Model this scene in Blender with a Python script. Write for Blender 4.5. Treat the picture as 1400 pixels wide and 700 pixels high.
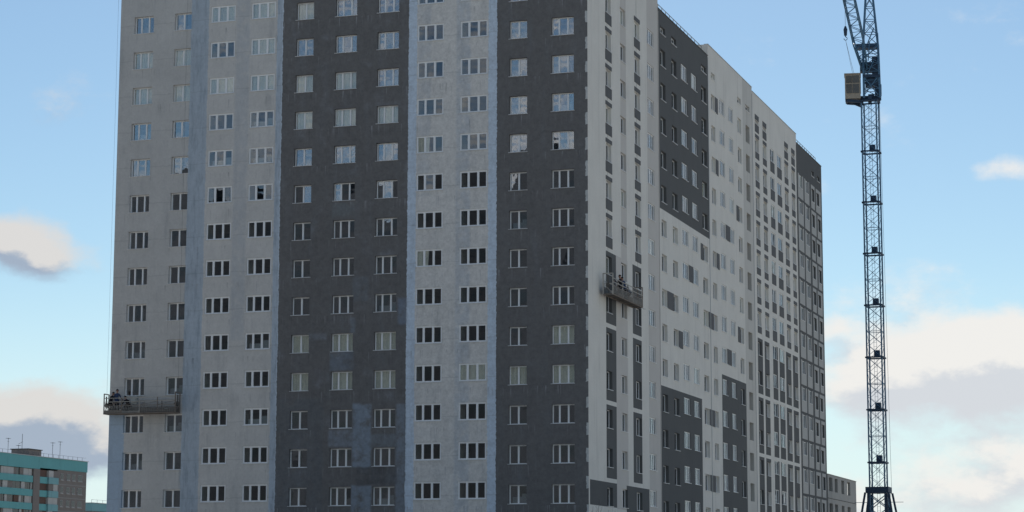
import bpy, bmesh, math, random
from mathutils import Vector, Matrix
random.seed(7)
for o in list(bpy.data.objects): bpy.data.objects.remove(o)
SC = bpy.context.scene
COL = SC.collection
R = math.radians

# ------------------------------------------------------------------ camera
cam_d = bpy.data.cameras.new('camera')
cam = bpy.data.objects.new('camera', cam_d); COL.objects.link(cam)
cam_d.sensor_fit = 'HORIZONTAL'; cam_d.sensor_width = 36.0
cam_d.lens = 36.0 * 3021.14 / 1400.0
cam_d.clip_start = 0.5; cam_d.clip_end = 20000
PITCH, ROLL, YAW = R(8.61956), R(0.12825), R(-18.65471)
fw = Vector((math.sin(YAW)*math.cos(PITCH), math.cos(YAW)*math.cos(PITCH), math.sin(PITCH)))
rt = Vector((math.cos(YAW), -math.sin(YAW), 0)); up = rt.cross(fw)
r2 = rt*math.cos(ROLL) + up*math.sin(ROLL); u2 = up*math.cos(ROLL) - rt*math.sin(ROLL)
mw = Matrix((r2, u2, -fw)).transposed().to_4x4(); mw.translation = (44.3377, -148.1537, 1.6)
cam.matrix_world = mw
SC.camera = cam
SC.render.resolution_x, SC.render.resolution_y = 1024, 512

# ------------------------------------------------------------------ node helpers
class NT:
    def __init__(s, tree): s.t = tree; s.l = tree.links
    def n(s, typ, **kw):
        nd = s.t.nodes.new(typ)
        for k, v in kw.items(): setattr(nd, k, v)
        return nd
    def set(s, sock, v):
        if hasattr(v, 'links') or isinstance(v, bpy.types.NodeSocket): s.l.new(v, sock)
        else: sock.default_value = v
    def m(s, op, a, b=None, c=None, clamp=False):
        nd = s.n('ShaderNodeMath', operation=op, use_clamp=clamp)
        s.set(nd.inputs[0], a)
        if b is not None: s.set(nd.inputs[1], b)
        if c is not None: s.set(nd.inputs[2], c)
        return nd.outputs[0]
    def mix(s, f, a, b, blend='MIX'):
        nd = s.n('ShaderNodeMix', data_type='RGBA', blend_type=blend)
        s.set(nd.inputs[0], f); s.set(nd.inputs[6], a); s.set(nd.inputs[7], b)
        return nd.outputs[2]
    def sstep(s, x, a, b):
        nd = s.n('ShaderNodeMapRange', interpolation_type='SMOOTHSTEP')
        s.set(nd.inputs[0], x); nd.inputs[1].default_value = a; nd.inputs[2].default_value = b
        nd.inputs[3].default_value = 0; nd.inputs[4].default_value = 1
        return nd.outputs[0]
    def noise(s, vec, scale, detail=4, rough=.55, sc=None):
        if sc:
            mp = s.n('ShaderNodeMapping'); s.l.new(vec, mp.inputs[0]); mp.inputs['Scale'].default_value = sc; vec = mp.outputs[0]
        nd = s.n('ShaderNodeTexNoise'); s.l.new(vec, nd.inputs['Vector'])
        nd.inputs['Scale'].default_value = scale; nd.inputs['Detail'].default_value = detail; nd.inputs['Roughness'].default_value = rough
        return nd.outputs[0]
def c4(c): return (c[0], c[1], c[2], 1.0)

# ------------------------------------------------------------------ world: physical sky with cumulus banks, and the sun
SUN_EL, SUN_AZ = R(40), R(-16)         # azimuth measured from +y towards +x: the sun stands behind the building
SKY_STRENGTH = 0.083
W = bpy.data.worlds.new("World"); SC.world = W; W.use_nodes = True
wt = NT(W.node_tree); W.node_tree.nodes.clear()
sky = wt.n('ShaderNodeTexSky', sky_type='NISHITA'); sky.sun_disc = False
sky.sun_elevation = SUN_EL; sky.sun_rotation = SUN_AZ
sky.air_density = 1.0; sky.dust_density = 0.2; sky.ozone_density = 2.2
hs = wt.n('ShaderNodeHueSaturation'); hs.inputs['Saturation'].default_value = 1.07; wt.l.new(wt.mix(1.0, sky.outputs[0], (.955, 1.0, .965, 1), 'MULTIPLY'), hs.inputs['Color'])
tc = wt.n('ShaderNodeTexCoord'); D = tc.outputs['Generated']
sx = wt.n('ShaderNodeSeparateXYZ'); wt.l.new(D, sx.inputs[0])
AZ = wt.m('ARCTAN2', sx.outputs[0], sx.outputs[1]); EL = wt.m('ARCSINE', sx.outputs[2])
def cloud_density(el_shift):
    vm = wt.n('ShaderNodeVectorMath', operation='ADD'); wt.l.new(D, vm.inputs[0]); vm.inputs[1].default_value = (-0.004, 0.0, el_shift)
    n1 = wt.noise(vm.outputs[0], 17.0, 9, .60, (1, 1, 1.7))
    n2 = wt.noise(vm.outputs[0], 5.0, 2, .5, (1, 1, 2.2))
    el = wt.m('ADD', EL, el_shift)
    banks = None
    for (a0, e0, ra, re, s) in [(-31.6, 8.75, 1.1, .62, .62), (-30.4, 8.2, 1.3, .5, .42), (-30.25, 8.95, .35, .3, .18), (-31.4, 4.1, 2.1, 1.15, .74), (-29.2, 3.6, 1.1, .7, .5), (-29.9, 2.3, 1.6, .55, .4),
                                (-7.0, 5.5, 2.7, 1.25, .85), (-9.4, 5.5, 1.5, 1.0, .62), (-10.3, 6.7, .9, .35, .38), (-5.2, 6.2, 2.2, 1.2, .6), (-5.9, 10.6, 1.1, .45, .60), (-8.3, 2.3, 3.0, .85, .5), (-5.0, 3.1, 1.9, .75, .6), (-10.6, 2.2, 1.4, .6, .4)]:
        a = wt.m('DIVIDE', wt.m('SUBTRACT', AZ, R(a0)), R(ra)); e = wt.m('DIVIDE', wt.m('SUBTRACT', el, R(e0)), R(re))
        d2 = wt.m('ADD', wt.m('MULTIPLY', a, a), wt.m('MULTIPLY', e, e))
        g = wt.m('MULTIPLY', wt.m('EXPONENT', wt.m('MULTIPLY', d2, -1.0)), s)
        banks = g if banks is None else wt.m('ADD', banks, g)
    # outside the view the same broken banks go on round the horizon
    low = wt.m('MULTIPLY', wt.m('SUBTRACT', 1.0, wt.sstep(EL, R(25), R(55))), wt.m('MAXIMUM', wt.sstep(wt.m('ABSOLUTE', wt.m('ADD', AZ, R(18.65))), R(15), R(24)), wt.sstep(EL, R(16), R(22))))
    banks = wt.m('ADD', banks, wt.m('MULTIPLY', low, wt.m("MULTIPLY", n2, 0.54)))
    dens = wt.m('ADD', wt.m('MULTIPLY', wt.m('SUBTRACT', n1, .5), 1.5), banks)
    return dens, n1
d0, n0 = cloud_density(0.0)
d1, n1_ = cloud_density(0.010)
leftness = wt.sstep(AZ, R(-14), R(-24))
mask = wt.m('MULTIPLY', wt.sstep(d0, .13, .60), .95)
lit = wt.sstep(wt.m('ADD', wt.m('SUBTRACT', d0, d1), wt.m('MULTIPLY', wt.m('SUBTRACT', d0, .45), wt.m('ADD', -.05, wt.m('MULTIPLY', leftness, wt.m('MULTIPLY', wt.m('SUBTRACT', 1.0, wt.sstep(EL, R(4.5), R(6.5))), -.50))))), -.12, .15)
# the cloud bank to the left is greyer and bluer than the bright one on the right
c_dark = wt.mix(leftness, (0.575, 0.595, 0.63, 1), (0.31, 0.37, 0.465, 1)); c_lit = wt.mix(leftness, (0.765, 0.745, 0.715, 1), (0.63, 0.61, 0.59, 1))
ccol = wt.mix(lit, c_dark, c_lit)
hz_f = wt.m('MULTIPLY', wt.m('SUBTRACT', 1.0, wt.sstep(EL, R(.5), R(8.5))), .72)      # pale mist low on the horizon, all the way round
sky_c = wt.mix(hz_f, hs.outputs[0], (6.9, 8.6, 9.7, 1))
bg1 = wt.n('ShaderNodeBackground'); wt.l.new(sky_c, bg1.inputs[0]); bg1.inputs[1].default_value = SKY_STRENGTH
bg2 = wt.n('ShaderNodeBackground'); wt.l.new(ccol, bg2.inputs[0]); bg2.inputs[1].default_value = 1.0
mx = wt.n('ShaderNodeMixShader'); wt.l.new(mask, mx.inputs[0]); wt.l.new(bg1.outputs[0], mx.inputs[1]); wt.l.new(bg2.outputs[0], mx.inputs[2])
wo = wt.n('ShaderNodeOutputWorld'); wt.l.new(mx.outputs[0], wo.inputs[0])

sun_d = bpy.data.lights.new('sun', 'SUN'); sun_d.energy = 5.0; sun_d.angle = R(0.53); sun_d.color = (1, .95, .88)
sun = bpy.data.objects.new('sun', sun_d); COL.objects.link(sun); sun.location = (-80, 120, 160)
to_sun = Vector((math.sin(SUN_AZ)*math.cos(SUN_EL), math.cos(SUN_AZ)*math.cos(SUN_EL), math.sin(SUN_EL)))
sun.rotation_euler = (-to_sun).to_track_quat('-Z', 'Y').to_euler()

vs = SC.view_settings
vs.view_transform = 'Standard'; vs.look = 'None'; vs.gamma = 1; vs.exposure = 0.22; vs.use_curve_mapping = False
SC.render.engine = 'CYCLES'

# ------------------------------------------------------------------ materials
def mat(name, col, rough=.8, var=.12, scale=1.0, metal=0.0, streak=0.0, spec=.3, bump=0.0, fine=.06, fscale=14):
    m = bpy.data.materials.new(name); m.use_nodes = True
    t = NT(m.node_tree); b = m.node_tree.nodes['Principled BSDF']
    P = t.n('ShaderNodeTexCoord').outputs['Object']
    f = t.m('ADD', 1 - var/2 - fine/2, t.m('MULTIPLY', t.noise(P, scale, 4), var))
    f = t.m('ADD', f, t.m('MULTIPLY', t.noise(P, fscale, 2), fine))
    if streak: f = t.m('SUBTRACT', f, t.m('MULTIPLY', t.sstep(t.noise(P, 1.0, 5, .6, (1.6, 1.6, .12)), .52, .75), streak))
    vmul = t.n('ShaderNodeVectorMath', operation='SCALE'); vmul.inputs[0].default_value = col[:3]; t.l.new(f, vmul.inputs['Scale'])
    t.l.new(vmul.outputs[0], b.inputs['Base Color'])
    b.inputs['Roughness'].default_value = rough; b.inputs['Metallic'].default_value = metal
    b.inputs['Specular IOR Level'].default_value = spec
    if bump:
        bn = t.n('ShaderNodeBump'); bn.inputs['Strength'].default_value = bump; bn.inputs['Distance'].default_value = .02
        t.l.new(t.noise(P, 25, 4), bn.inputs['Height']); t.l.new(bn.outputs[0], b.inputs['Normal'])
    return m

def facade_material():
    """plaster of the end wall: the coats of paint and the bare primer joints between them, as they really lie on the wall"""
    m = bpy.data.materials.new('end_wall_plaster'); m.use_nodes = True
    t = NT(m.node_tree); b = m.node_tree.nodes['Principled BSDF']
    P = t.n('ShaderNodeTexCoord').outputs['Object']
    s = t.n('ShaderNodeSeparateXYZ'); t.l.new(P, s.inputs[0]); X, Z = s.outputs[0], s.outputs[2]
    wob = t.m('ADD', t.m('MULTIPLY', t.m('SUBTRACT', t.noise(P, .7, 2), .5), .12), t.m('MULTIPLY', t.m('SUBTRACT', t.noise(P, 4.5, 4), .5), .20))
    Xw = t.m('ADD', X, wob)
    ramp = t.n('ShaderNodeValToRGB'); cr = ramp.color_ramp; cr.interpolation = 'CONSTANT'
    light, light2, blue, dark = (.55, .54, .52, 1), (.61, .595, .57, 1), (.40, .495, .60, 1), (.150, .147, .146, 1)
    b1, b2, b3 = (.45, .51, .57, 1), (.48, .545, .615, 1), (.53, .61, .70, 1)
    stops = [(-40, light), (-31.75, b1), (-30.3, light2), (-24.52, b2), (-24.0, dark), (-13.8, b3), (-13.2, light2), (-7.56, b3), (-6.88, dark)]
    e = cr.elements; e.remove(e[1])
    for i, (x, c) in enumerate(stops):
        el = e[0] if i == 0 else e.new((x + 40) / 42.0)
        el.position = (x + 40) / 42.0; el.color = c
    t.l.new(t.m('DIVIDE', t.m('ADD', Xw, 40), 42.0), ramp.inputs[0]); col = ramp.outputs[0]
    # thin worn coat on the primer joints
    Zw = t.m('ADD', Z, t.m('MULTIPLY', t.m('SUBTRACT', t.noise(P, .8, 3), .5), .5))
    def box(x0, x1, z0, z1, soft=.12):
        a = t.m('MULTIPLY', t.sstep(Xw, x0 - soft, x0 + soft), t.m('SUBTRACT', 1.0, t.sstep(Xw, x1 - soft, x1 + soft)))
        c = t.m('MULTIPLY', t.sstep(Zw, z0 - soft, z0 + soft), t.m('SUBTRACT', 1.0, t.sstep(Zw, z1 - soft, z1 + soft)))
        return t.m('MULTIPLY', a, c)
    patch_n = t.noise(P, 1.3, 5, .65)
    for (x0, x1, z0, z1, c, k) in [(-36.45, -36.4+0.0, 0, 0, blue, 0),
            (-17.85, -16.42, 10.4, 15.0, (.25, .30, .36, 1), .8), (-19.75, -17.8, 11.9, 13.1, (.22, .25, .29, 1), .7), (-16.47, -14.4, 11.8, 12.8, (.20, .225, .25, 1), .7),
            (-14.45, -13.75, 7.0, 14.9, (.23, .265, .31, 1), .75), (-17.9, -16.35, 7.0, 9.1, (.24, .285, .34, 1), .75), (-17.5, -14.35, 9.1, 10.45, (.10, .102, .107, 1), .7),
            (-18.0, -16.75, 22.5, 24.3, (.16, .18, .2, 1), .55), (-14.42, -13.72, 20.7, 22.6, (.18, .22, .28, 1), .7), (-18.15, -17.75, 20.2, 21.3, (.2, .23, .27, 1), .6),
            (-19.7, -17.85, 17.5, 18.9, (.17, .2, .24, 1), .7), (-21.5, -20.0, 19.75, 20.2, (.22, .24, .27, 1), .6), (-19.7, -17.9, 28.9, 29.9, (.17, .19, .2, 1), .6),
            (-23.9, -20.2, 7, 15.5, (.135, .145, .155, 1), .6), (-10.0, -8.9, 7, 60, (.37, .425, .49, 1), .45), (-27.8, -26.7, 20, 60, (.36, .41, .47, 1), .35), (-13.0, -12.0, 30, 60, (.37, .42, .48, 1), .3)]:
        if k == 0: continue
        f = t.m('MULTIPLY', box(x0, x1, z0, z1), t.m('MULTIPLY', t.sstep(patch_n, .26, .58), k))
        col = t.mix(f, col, c)
    f = t.m('MULTIPLY', t.m('SUBTRACT', 1.0, t.sstep(Xw, -36.5, -36.35)), t.m('SUBTRACT', 1.0, t.sstep(Z, 14.6, 14.75)))
    col = t.mix(f, col, blue)
    # teeth of pale paint lapping round the corner
    saw = t.m('FRACT', t.m('DIVIDE', t.m('ADD', Z, t.m('MULTIPLY', t.noise(P, .45, 1), 1.1)), 1.85))
    tooth = t.m('MULTIPLY', t.m('LESS_THAN', saw, .47), t.m('GREATER_THAN', Xw, -.17))
    col = t.mix(tooth, col, (.50, .51, .50, 1))
    # wear: cloudy absorption, runs of lime water under the sills, grain
    isdark = t.m('MULTIPLY', t.m('GREATER_THAN', Xw, -24.0), 1.0)
    runs = t.m('MULTIPLY', t.sstep(t.noise(P, 1.0, 6, .65, (3.2, 3.2, .35)), .60, .78), .30)
    col = t.mix(runs, col, (.30, .32, .34, 1))
    below = t.sstep(t.m('FRACT', t.m('DIVIDE', t.m('SUBTRACT', Z, 7.55), 2.8)), .62, 1.0)     # the strip of wall under each sill
    drip = t.noise(P, 1.0, 4, .6, (5.5, 5.5, .22))
    col = t.mix(t.m('MULTIPLY', t.m('MULTIPLY', t.sstep(drip, .56, .72), below), .62), col, (.36, .36, .385, 1))
    col = t.mix(t.m('MULTIPLY', t.m('MULTIPLY', t.sstep(t.noise(P, 1.0, 4, .6, (4.1, 4.1, .3)), .57, .75), below), .5), col, (.07, .07, .072, 1))
    blot = t.noise(P, .55, 6, .68)
    col = t.mix(t.m('MULTIPLY', t.sstep(blot, .52, .74), t.m('ADD', .12, t.m('MULTIPLY', t.m('MULTIPLY', isdark, t.m('LESS_THAN', t.m('ABSOLUTE', t.m('ADD', X, 18.9)), 5.2)), .33))), col, (.25, .265, .29, 1))
    lift = t.m('LESS_THAN', t.m('FRACT', t.m('DIVIDE', t.m('ADD', Z, t.m('MULTIPLY', t.noise(P, 1.5, 3), .25)), 2.8)), .028)      # joints between the daily lifts of plaster
    col = t.mix(t.m('MULTIPLY', lift, .16), col, (.16, .17, .18, 1))
    sepi = t.m('MULTIPLY', t.sstep(t.noise(P, 1.0, 5, .6, (1.1, 1.1, .18)), .5, .8), .30)
    col = t.mix(sepi, col, (.2, .22, .245, 1))
    joint = t.m('ADD', t.m('MULTIPLY', t.m('GREATER_THAN', Xw, -31.75), t.m('LESS_THAN', Xw, -30.3)), t.m('MULTIPLY', t.m('GREATER_THAN', Xw, -24.52), t.m('LESS_THAN', Xw, -24.0)))
    scrape = t.sstep(t.noise(P, 1.0, 6, .7, (3.4, 3.4, .55)), .46, .66)
    col = t.mix(t.m('MULTIPLY', t.m('MULTIPLY', scrape, joint), .55), col, (.235, .285, .34, 1))
    scrape2 = t.sstep(t.noise(P, 1.0, 6, .7, (2.6, 2.6, .5)), .56, .70)
    col = t.mix(t.m('MULTIPLY', t.m('MULTIPLY', scrape2, joint), .6), col, (.47, .53, .60, 1))
    g = t.m('ADD', .68, t.m('MULTIPLY', t.noise(P, .35, 4, .6), .30))
    g = t.m('ADD', g, t.m('MULTIPLY', t.m('MULTIPLY', t.m('SUBTRACT', t.noise(P, 2.3, 6, .72), .5), 1.0), t.m('ADD', .30, t.m('MULTIPLY', isdark, .55))))
    g = t.m('ADD', g, t.m('MULTIPLY', t.noise(P, 6, 4, .7), t.m('ADD', .30, t.m('MULTIPLY', isdark, .22))))
    vmul = t.n('ShaderNodeVectorMath', operation='SCALE'); t.l.new(col, vmul.inputs[0]); t.l.new(g, vmul.inputs['Scale'])
    t.l.new(vmul.outputs[0], b.inputs['Base Color']); b.inputs['Roughness'].default_value = .9; b.inputs['Specular IOR Level'].default_value = .15
    bn = t.n('ShaderNodeBump'); bn.inputs['Strength'].default_value = .4; bn.inputs['Distance'].default_value = .03
    t.l.new(t.noise(P, 6, 5, .6), bn.inputs['Height']); t.l.new(bn.outputs[0], b.inputs['Normal'])
    return m

def glass_material(name, ior, top):
    m = bpy.data.materials.new(name); m.use_nodes = True
    t = NT(m.node_tree); m.node_tree.nodes.clear()
    fr = t.n('ShaderNodeFresnel'); fr.inputs[0].default_value = ior
    tr = t.n('ShaderNodeBsdfTransparent'); tr.inputs[0].default_value = (.90, .92, .92, 1)
    gl = t.n('ShaderNodeBsdfGlossy'); gl.inputs['Roughness'].default_value = .015; gl.inputs[0].default_value = (.92, .95, 1, 1)
    P = t.n('ShaderNodeTexCoord').outputs['Object']
    bn = t.n('ShaderNodeBump'); bn.inputs['Strength'].default_value = .12; bn.inputs['Distance'].default_value = .02
    t.l.new(t.noise(P, 1.6, 1), bn.inputs['Height']); t.l.new(bn.outputs[0], gl.inputs['Normal'])
    mx = t.n('ShaderNodeMixShader'); t.l.new(t.m('MINIMUM', t.m('ADD', fr.outputs[0], .02), top), mx.inputs[0]); t.l.new(tr.outputs[0], mx.inputs[1]); t.l.new(gl.outputs[0], mx.inputs[2])
    o = t.n('ShaderNodeOutputMaterial'); t.l.new(mx.outputs[0], o.inputs[0])
    return m

M = {}
M['end'] = facade_material()
M['light'] = mat('pale_plaster', (.68, .665, .62), .9, .2, .5, fine=.16, fscale=7, streak=.13, bump=.3)
M['beige'] = mat('beige_plaster', (.55, .53, .50), .9, .14, .5, streak=.10, bump=.3)
M['dark'] = mat('charcoal_plaster', (.105, .109, .11), .9, .18, .6, streak=.08, bump=.3)
M['brown'] = mat('stained_plaster', (.55, .54, .505), .9, .2, .5, streak=.16, bump=.3)
M['panel'] = mat('charcoal_panel', (.098, .10, .103), .75, .16, 1.5)
M['wpanel'] = mat('pale_facade_panel', (.43, .43, .415), .8, .12, 1.2)
M['pvc'] = mat('white_pvc', (.86, .87, .87), .4, .06, 2, spec=.5)
M['sill'] = mat('white_tin', (.72, .73, .74), .35, .1, 3, spec=.5)
M['glass'] = glass_material('coated_glass', 2.7, .32); M['glass_thin'] = glass_material('clear_glass', 1.8, .22)
M['curtain_or_reflection'] = mat('beige_film_and_reflection', (.88, .83, .70), .9, .4, 3.2, fine=.25, fscale=9)  # real film, and the pale reflection imitated in some lower panes
M['slab'] = mat('concrete_slab', (.20, .195, .185), .9, .2, 1)
M['room'] = mat('bare_room_wall', (.20, .197, .19), .9, .35, .6)
M['roof'] = mat('bitumen_roof', (.07, .07, .07), .9, .2, .5)
M['coping'] = mat('zinc_coping', (.42, .43, .44), .5, .1, 1)
M['rail'] = mat('galvanised_rail', (.30, .33, .34), .5, .1, 3)
M['ground'] = mat('site_ground', (.30, .285, .26), .95, .5, .08, fine=.2, fscale=2)
M['steel_blue'] = mat('blue_crane_paint', (.06, .15, .25), .45, .35, 2.5, spec=.4)
M['steel_dark'] = mat('dark_greased_steel', (.025, .05, .09), .6, .3, 3)
M['cream'] = mat('cream_cab_paint', (.33, .29, .235), .6, .25, 2)
M['cab_glass'] = mat('cab_glass', (.09, .08, .065), .12, .3, 2, spec=.6)
M['cable'] = mat('steel_cable', (.10, .105, .11), .6, .1, 3)
M['rust'] = mat('rusty_cradle_steel', (.20, .17, .145), .85, .7, 4, fine=.3)
M['galv'] = mat('dirty_galvanised_steel', (.40, .38, .345), .7, .5, 5, fine=.3)
M['mesh'] = mat('dirty_cradle_sheet', (.25, .245, .23), .85, .7, 5, fine=.35)
M['deck'] = mat('cradle_deck', (.10, .095, .088), .9, .4, 4)
M['grey_box'] = mat('grey_cabinet', (.36, .39, .39), .6, .15, 4)
M['bucket'] = mat('white_plastic', (.7, .7, .68), .5, .2, 8)
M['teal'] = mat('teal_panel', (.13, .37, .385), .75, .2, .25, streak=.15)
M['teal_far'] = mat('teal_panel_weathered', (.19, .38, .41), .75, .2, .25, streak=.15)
M['panelgrey'] = mat('brownish_panel_wall', (.20, .18, .17), .9, .25, .5, fine=.2, fscale=4)
M['joint'] = mat('pale_joint_mortar', (.34, .335, .33), .9, .1, 1)
M['brownclad'] = mat('brown_cladding', (.12, .075, .062), .85, .3, .8)
M['curtwhite'] = mat('white_loggia_panel', (.42, .42, .41), .7, .3, 1.2)
M['darkglass'] = mat('dark_glazing', (.02, .022, .026), .08, .2, 1, spec=.6)
M['concrete'] = mat('raw_concrete', (.36, .355, .335), .9, .25, .7, streak=.2, fine=.12)
M['brick'] = mat('dark_grey_render', (.034, .038, .045), .9, .3, .5, fine=.2, fscale=3)
M['bark'] = mat('bark', (.075, .06, .05), .9, .3, 6)
M['skin'] = mat('skin', (.36, .20, .145), .6, .1, 10)
M['jacket'] = mat('navy_work_jacket', (.035, .055, .115), .9, .3, 9)
M['jacket_grey'] = mat('grey_blue_work_jacket', (.20, .225, .25), .9, .3, 9)
M['jacket_black'] = mat('black_work_jacket', (.018, .018, .022), .9, .3, 9)
M['trouser'] = mat('dark_work_trousers', (.022, .024, .032), .9, .3, 9)
M['boot'] = mat('boots', (.015, .013, .012), .7, .2, 9)
M['cap'] = mat('black_knit_cap', (.012, .012, .014), .95, .2, 20)

# ------------------------------------------------------------------ mesh helpers
class MB:
    def __init__(s): s.v = []; s.f = []; s.mi = []
    def quad(s, a, b, c, d, mi=0):
        n = len(s.v); s.v += [tuple(a), tuple(b), tuple(c), tuple(d)]; s.f.append((n, n+1, n+2, n+3)); s.mi.append(mi)
    def box(s, x0, x1, y0, y1, z0, z1, mi=0):
        n = len(s.v)
        s.v += [(x0,y0,z0),(x1,y0,z0),(x1,y1,z0),(x0,y1,z0),(x0,y0,z1),(x1,y0,z1),(x1,y1,z1),(x0,y1,z1)]
        for q in ((3,2,1,0),(4,5,6,7),(0,1,5,4),(1,2,6,5),(2,3,7,6),(3,0,4,7)):
            s.f.append(tuple(n+i for i in q)); s.mi.append(mi)
        return s
    def bar(s, a, b, w, mi=0, sides=4, w2=None):
        a, b = Vector(a), Vector(b); d = (b - a)
        if d.length < 1e-6: return s
        d.normalize(); h = Vector((0,0,1)) if abs(d.z) < .9 else Vector((1,0,0))
        p = d.cross(h).normalized(); q = d.cross(p); w2 = w if w2 is None else w2; n = len(s.v); off = math.pi/4 if sides == 4 else 0
        for P, ww in ((a, w), (b, w2)):
            for k in range(sides):
                an = off + 2*math.pi*k/sides; s.v.append(tuple(P + (p*math.cos(an) + q*math.sin(an)) * ww * (.7071 if sides == 4 else .5)))
        for k in range(sides):
            k2 = (k+1) % sides; s.f.append((n+k, n+k2, n+sides+k2, n+sides+k)); s.mi.append(mi)
        s.f.append(tuple(n+k for k in reversed(range(sides)))); s.mi.append(mi)
        s.f.append(tuple(n+sides+k for k in range(sides))); s.mi.append(mi)
        return s
    def cyl(s, c, r, h, mi=0, sides=10, r2=None):
        return s.bar(c, (c[0], c[1], c[2]+h), 2*r, mi, sides, None if r2 is None else 2*r2)
    def mesh(s, name, mats, smooth=False):
        me = bpy.data.meshes.new(name); me.from_pydata(s.v, [], s.f)
        for m in (mats if isinstance(mats, (list, tuple)) else [mats]): me.materials.append(m)
        me.polygons.foreach_set('material_index', s.mi)
        if smooth: me.polygons.foreach_set('use_smooth', [True]*len(s.f))
        me.update(); return me
    def obj(s, name, mats, parent=None, smooth=False, loc=None):
        return put(name, s.mesh(name, mats, smooth), parent, loc)
def put(name, me, parent=None, loc=None, rz=0.0):
    o = bpy.data.objects.new(name, me); COL.objects.link(o)
    if parent: o.parent = parent
    if loc is not None: o.location = loc
    if rz: o.rotation_euler.z = rz
    return o
def thing(name, label, cat, loc=(0,0,0), group=None, rz=0.0):
    o = bpy.data.objects.new(name, None); COL.objects.link(o); o.location = loc; o.rotation_euler.z = rz
    o['label'] = label; o['category'] = cat
    if group: o['group'] = group
    return o
def tag(o, label=None, cat=None, group=None, kind=None):
    if label: o['label'] = label
    if cat: o['category'] = cat
    if group: o['group'] = group
    if kind: o['kind'] = kind
    return o

# ------------------------------------------------------------------ the ground
gm = MB(); gm.quad((-6000,-4000,0),(6000,-4000,0),(6000,8000,0),(-6000,8000,0))
tag(gm.obj('ground', M['ground']), kind='structure')

# ------------------------------------------------------------------ walls with real openings
def wall(name, parent, axis, u0, u1, v0, v1, holes, paints, mats, base=0):
    """axis 'A': the plane y=0 (u=x, outward -y); axis 'B': the plane x=0 (u=y, outward +x).
    holes: (u0,u1,v0,v1,depth); paints: (u0,u1,v0,v1,material index), the last one wins"""
    def P(u, v, d):
        return (u, d, v) if axis == 'A' else (-d, u, v)
    us = {u0, u1}; vz = {v0, v1}
    for h in holes: us |= {h[0], h[1]}; vz |= {h[2], h[3]}
    for h in paints: us |= {h[0], h[1]}; vz |= {h[2], h[3]}
    us = sorted(u for u in us if u0 - 1e-6 <= u <= u1 + 1e-6); vz = sorted(v for v in vz if v0 - 1e-6 <= v <= v1 + 1e-6)
    def pm(u, v):
        m = base
        for p in paints:
            if p[0] <= u <= p[1] and p[2] <= v <= p[3]: m = p[4]
        return m
    mb = MB(); index = {}
    def vert(u, v):
        k = (u, v)
        if k not in index: index[k] = len(mb.v); mb.v.append(P(u, v, 0))
        return index[k]
    for j in range(len(vz)-1):
        vc = (vz[j]+vz[j+1])/2; row = [h for h in holes if h[2] < vc < h[3]]
        for i in range(len(us)-1):
            uc = (us[i]+us[i+1])/2
            if vz[j+1]-vz[j] < 1e-5 or us[i+1]-us[i] < 1e-5: continue
            if any(h[0] < uc < h[1] for h in row): continue
            mb.f.append((vert(us[i],vz[j]), vert(us[i+1],vz[j]), vert(us[i+1],vz[j+1]), vert(us[i],vz[j+1]))); mb.mi.append(pm(uc, vc))
    for (a, b, c, d, dep) in holes:
        e = .02; mL = pm(a-e, (c+d)/2); mT = pm((a+b)/2, d+e); mR = pm(b+e, (c+d)/2); mBt = pm((a+b)/2, c-e)
        mb.quad(P(a,c,0), P(a,d,0), P(a,d,dep), P(a,c,dep), mL); mb.quad(P(b,c,0), P(b,c,dep), P(b,d,dep), P(b,d,0), mR)
        mb.quad(P(a,d,0), P(b,d,0), P(b,d,dep), P(a,d,dep), mT); mb.quad(P(a,c,0), P(a,c,dep), P(b,c,dep), P(b,c,0), mBt)
    return mb.obj(name, mats, parent)

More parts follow.
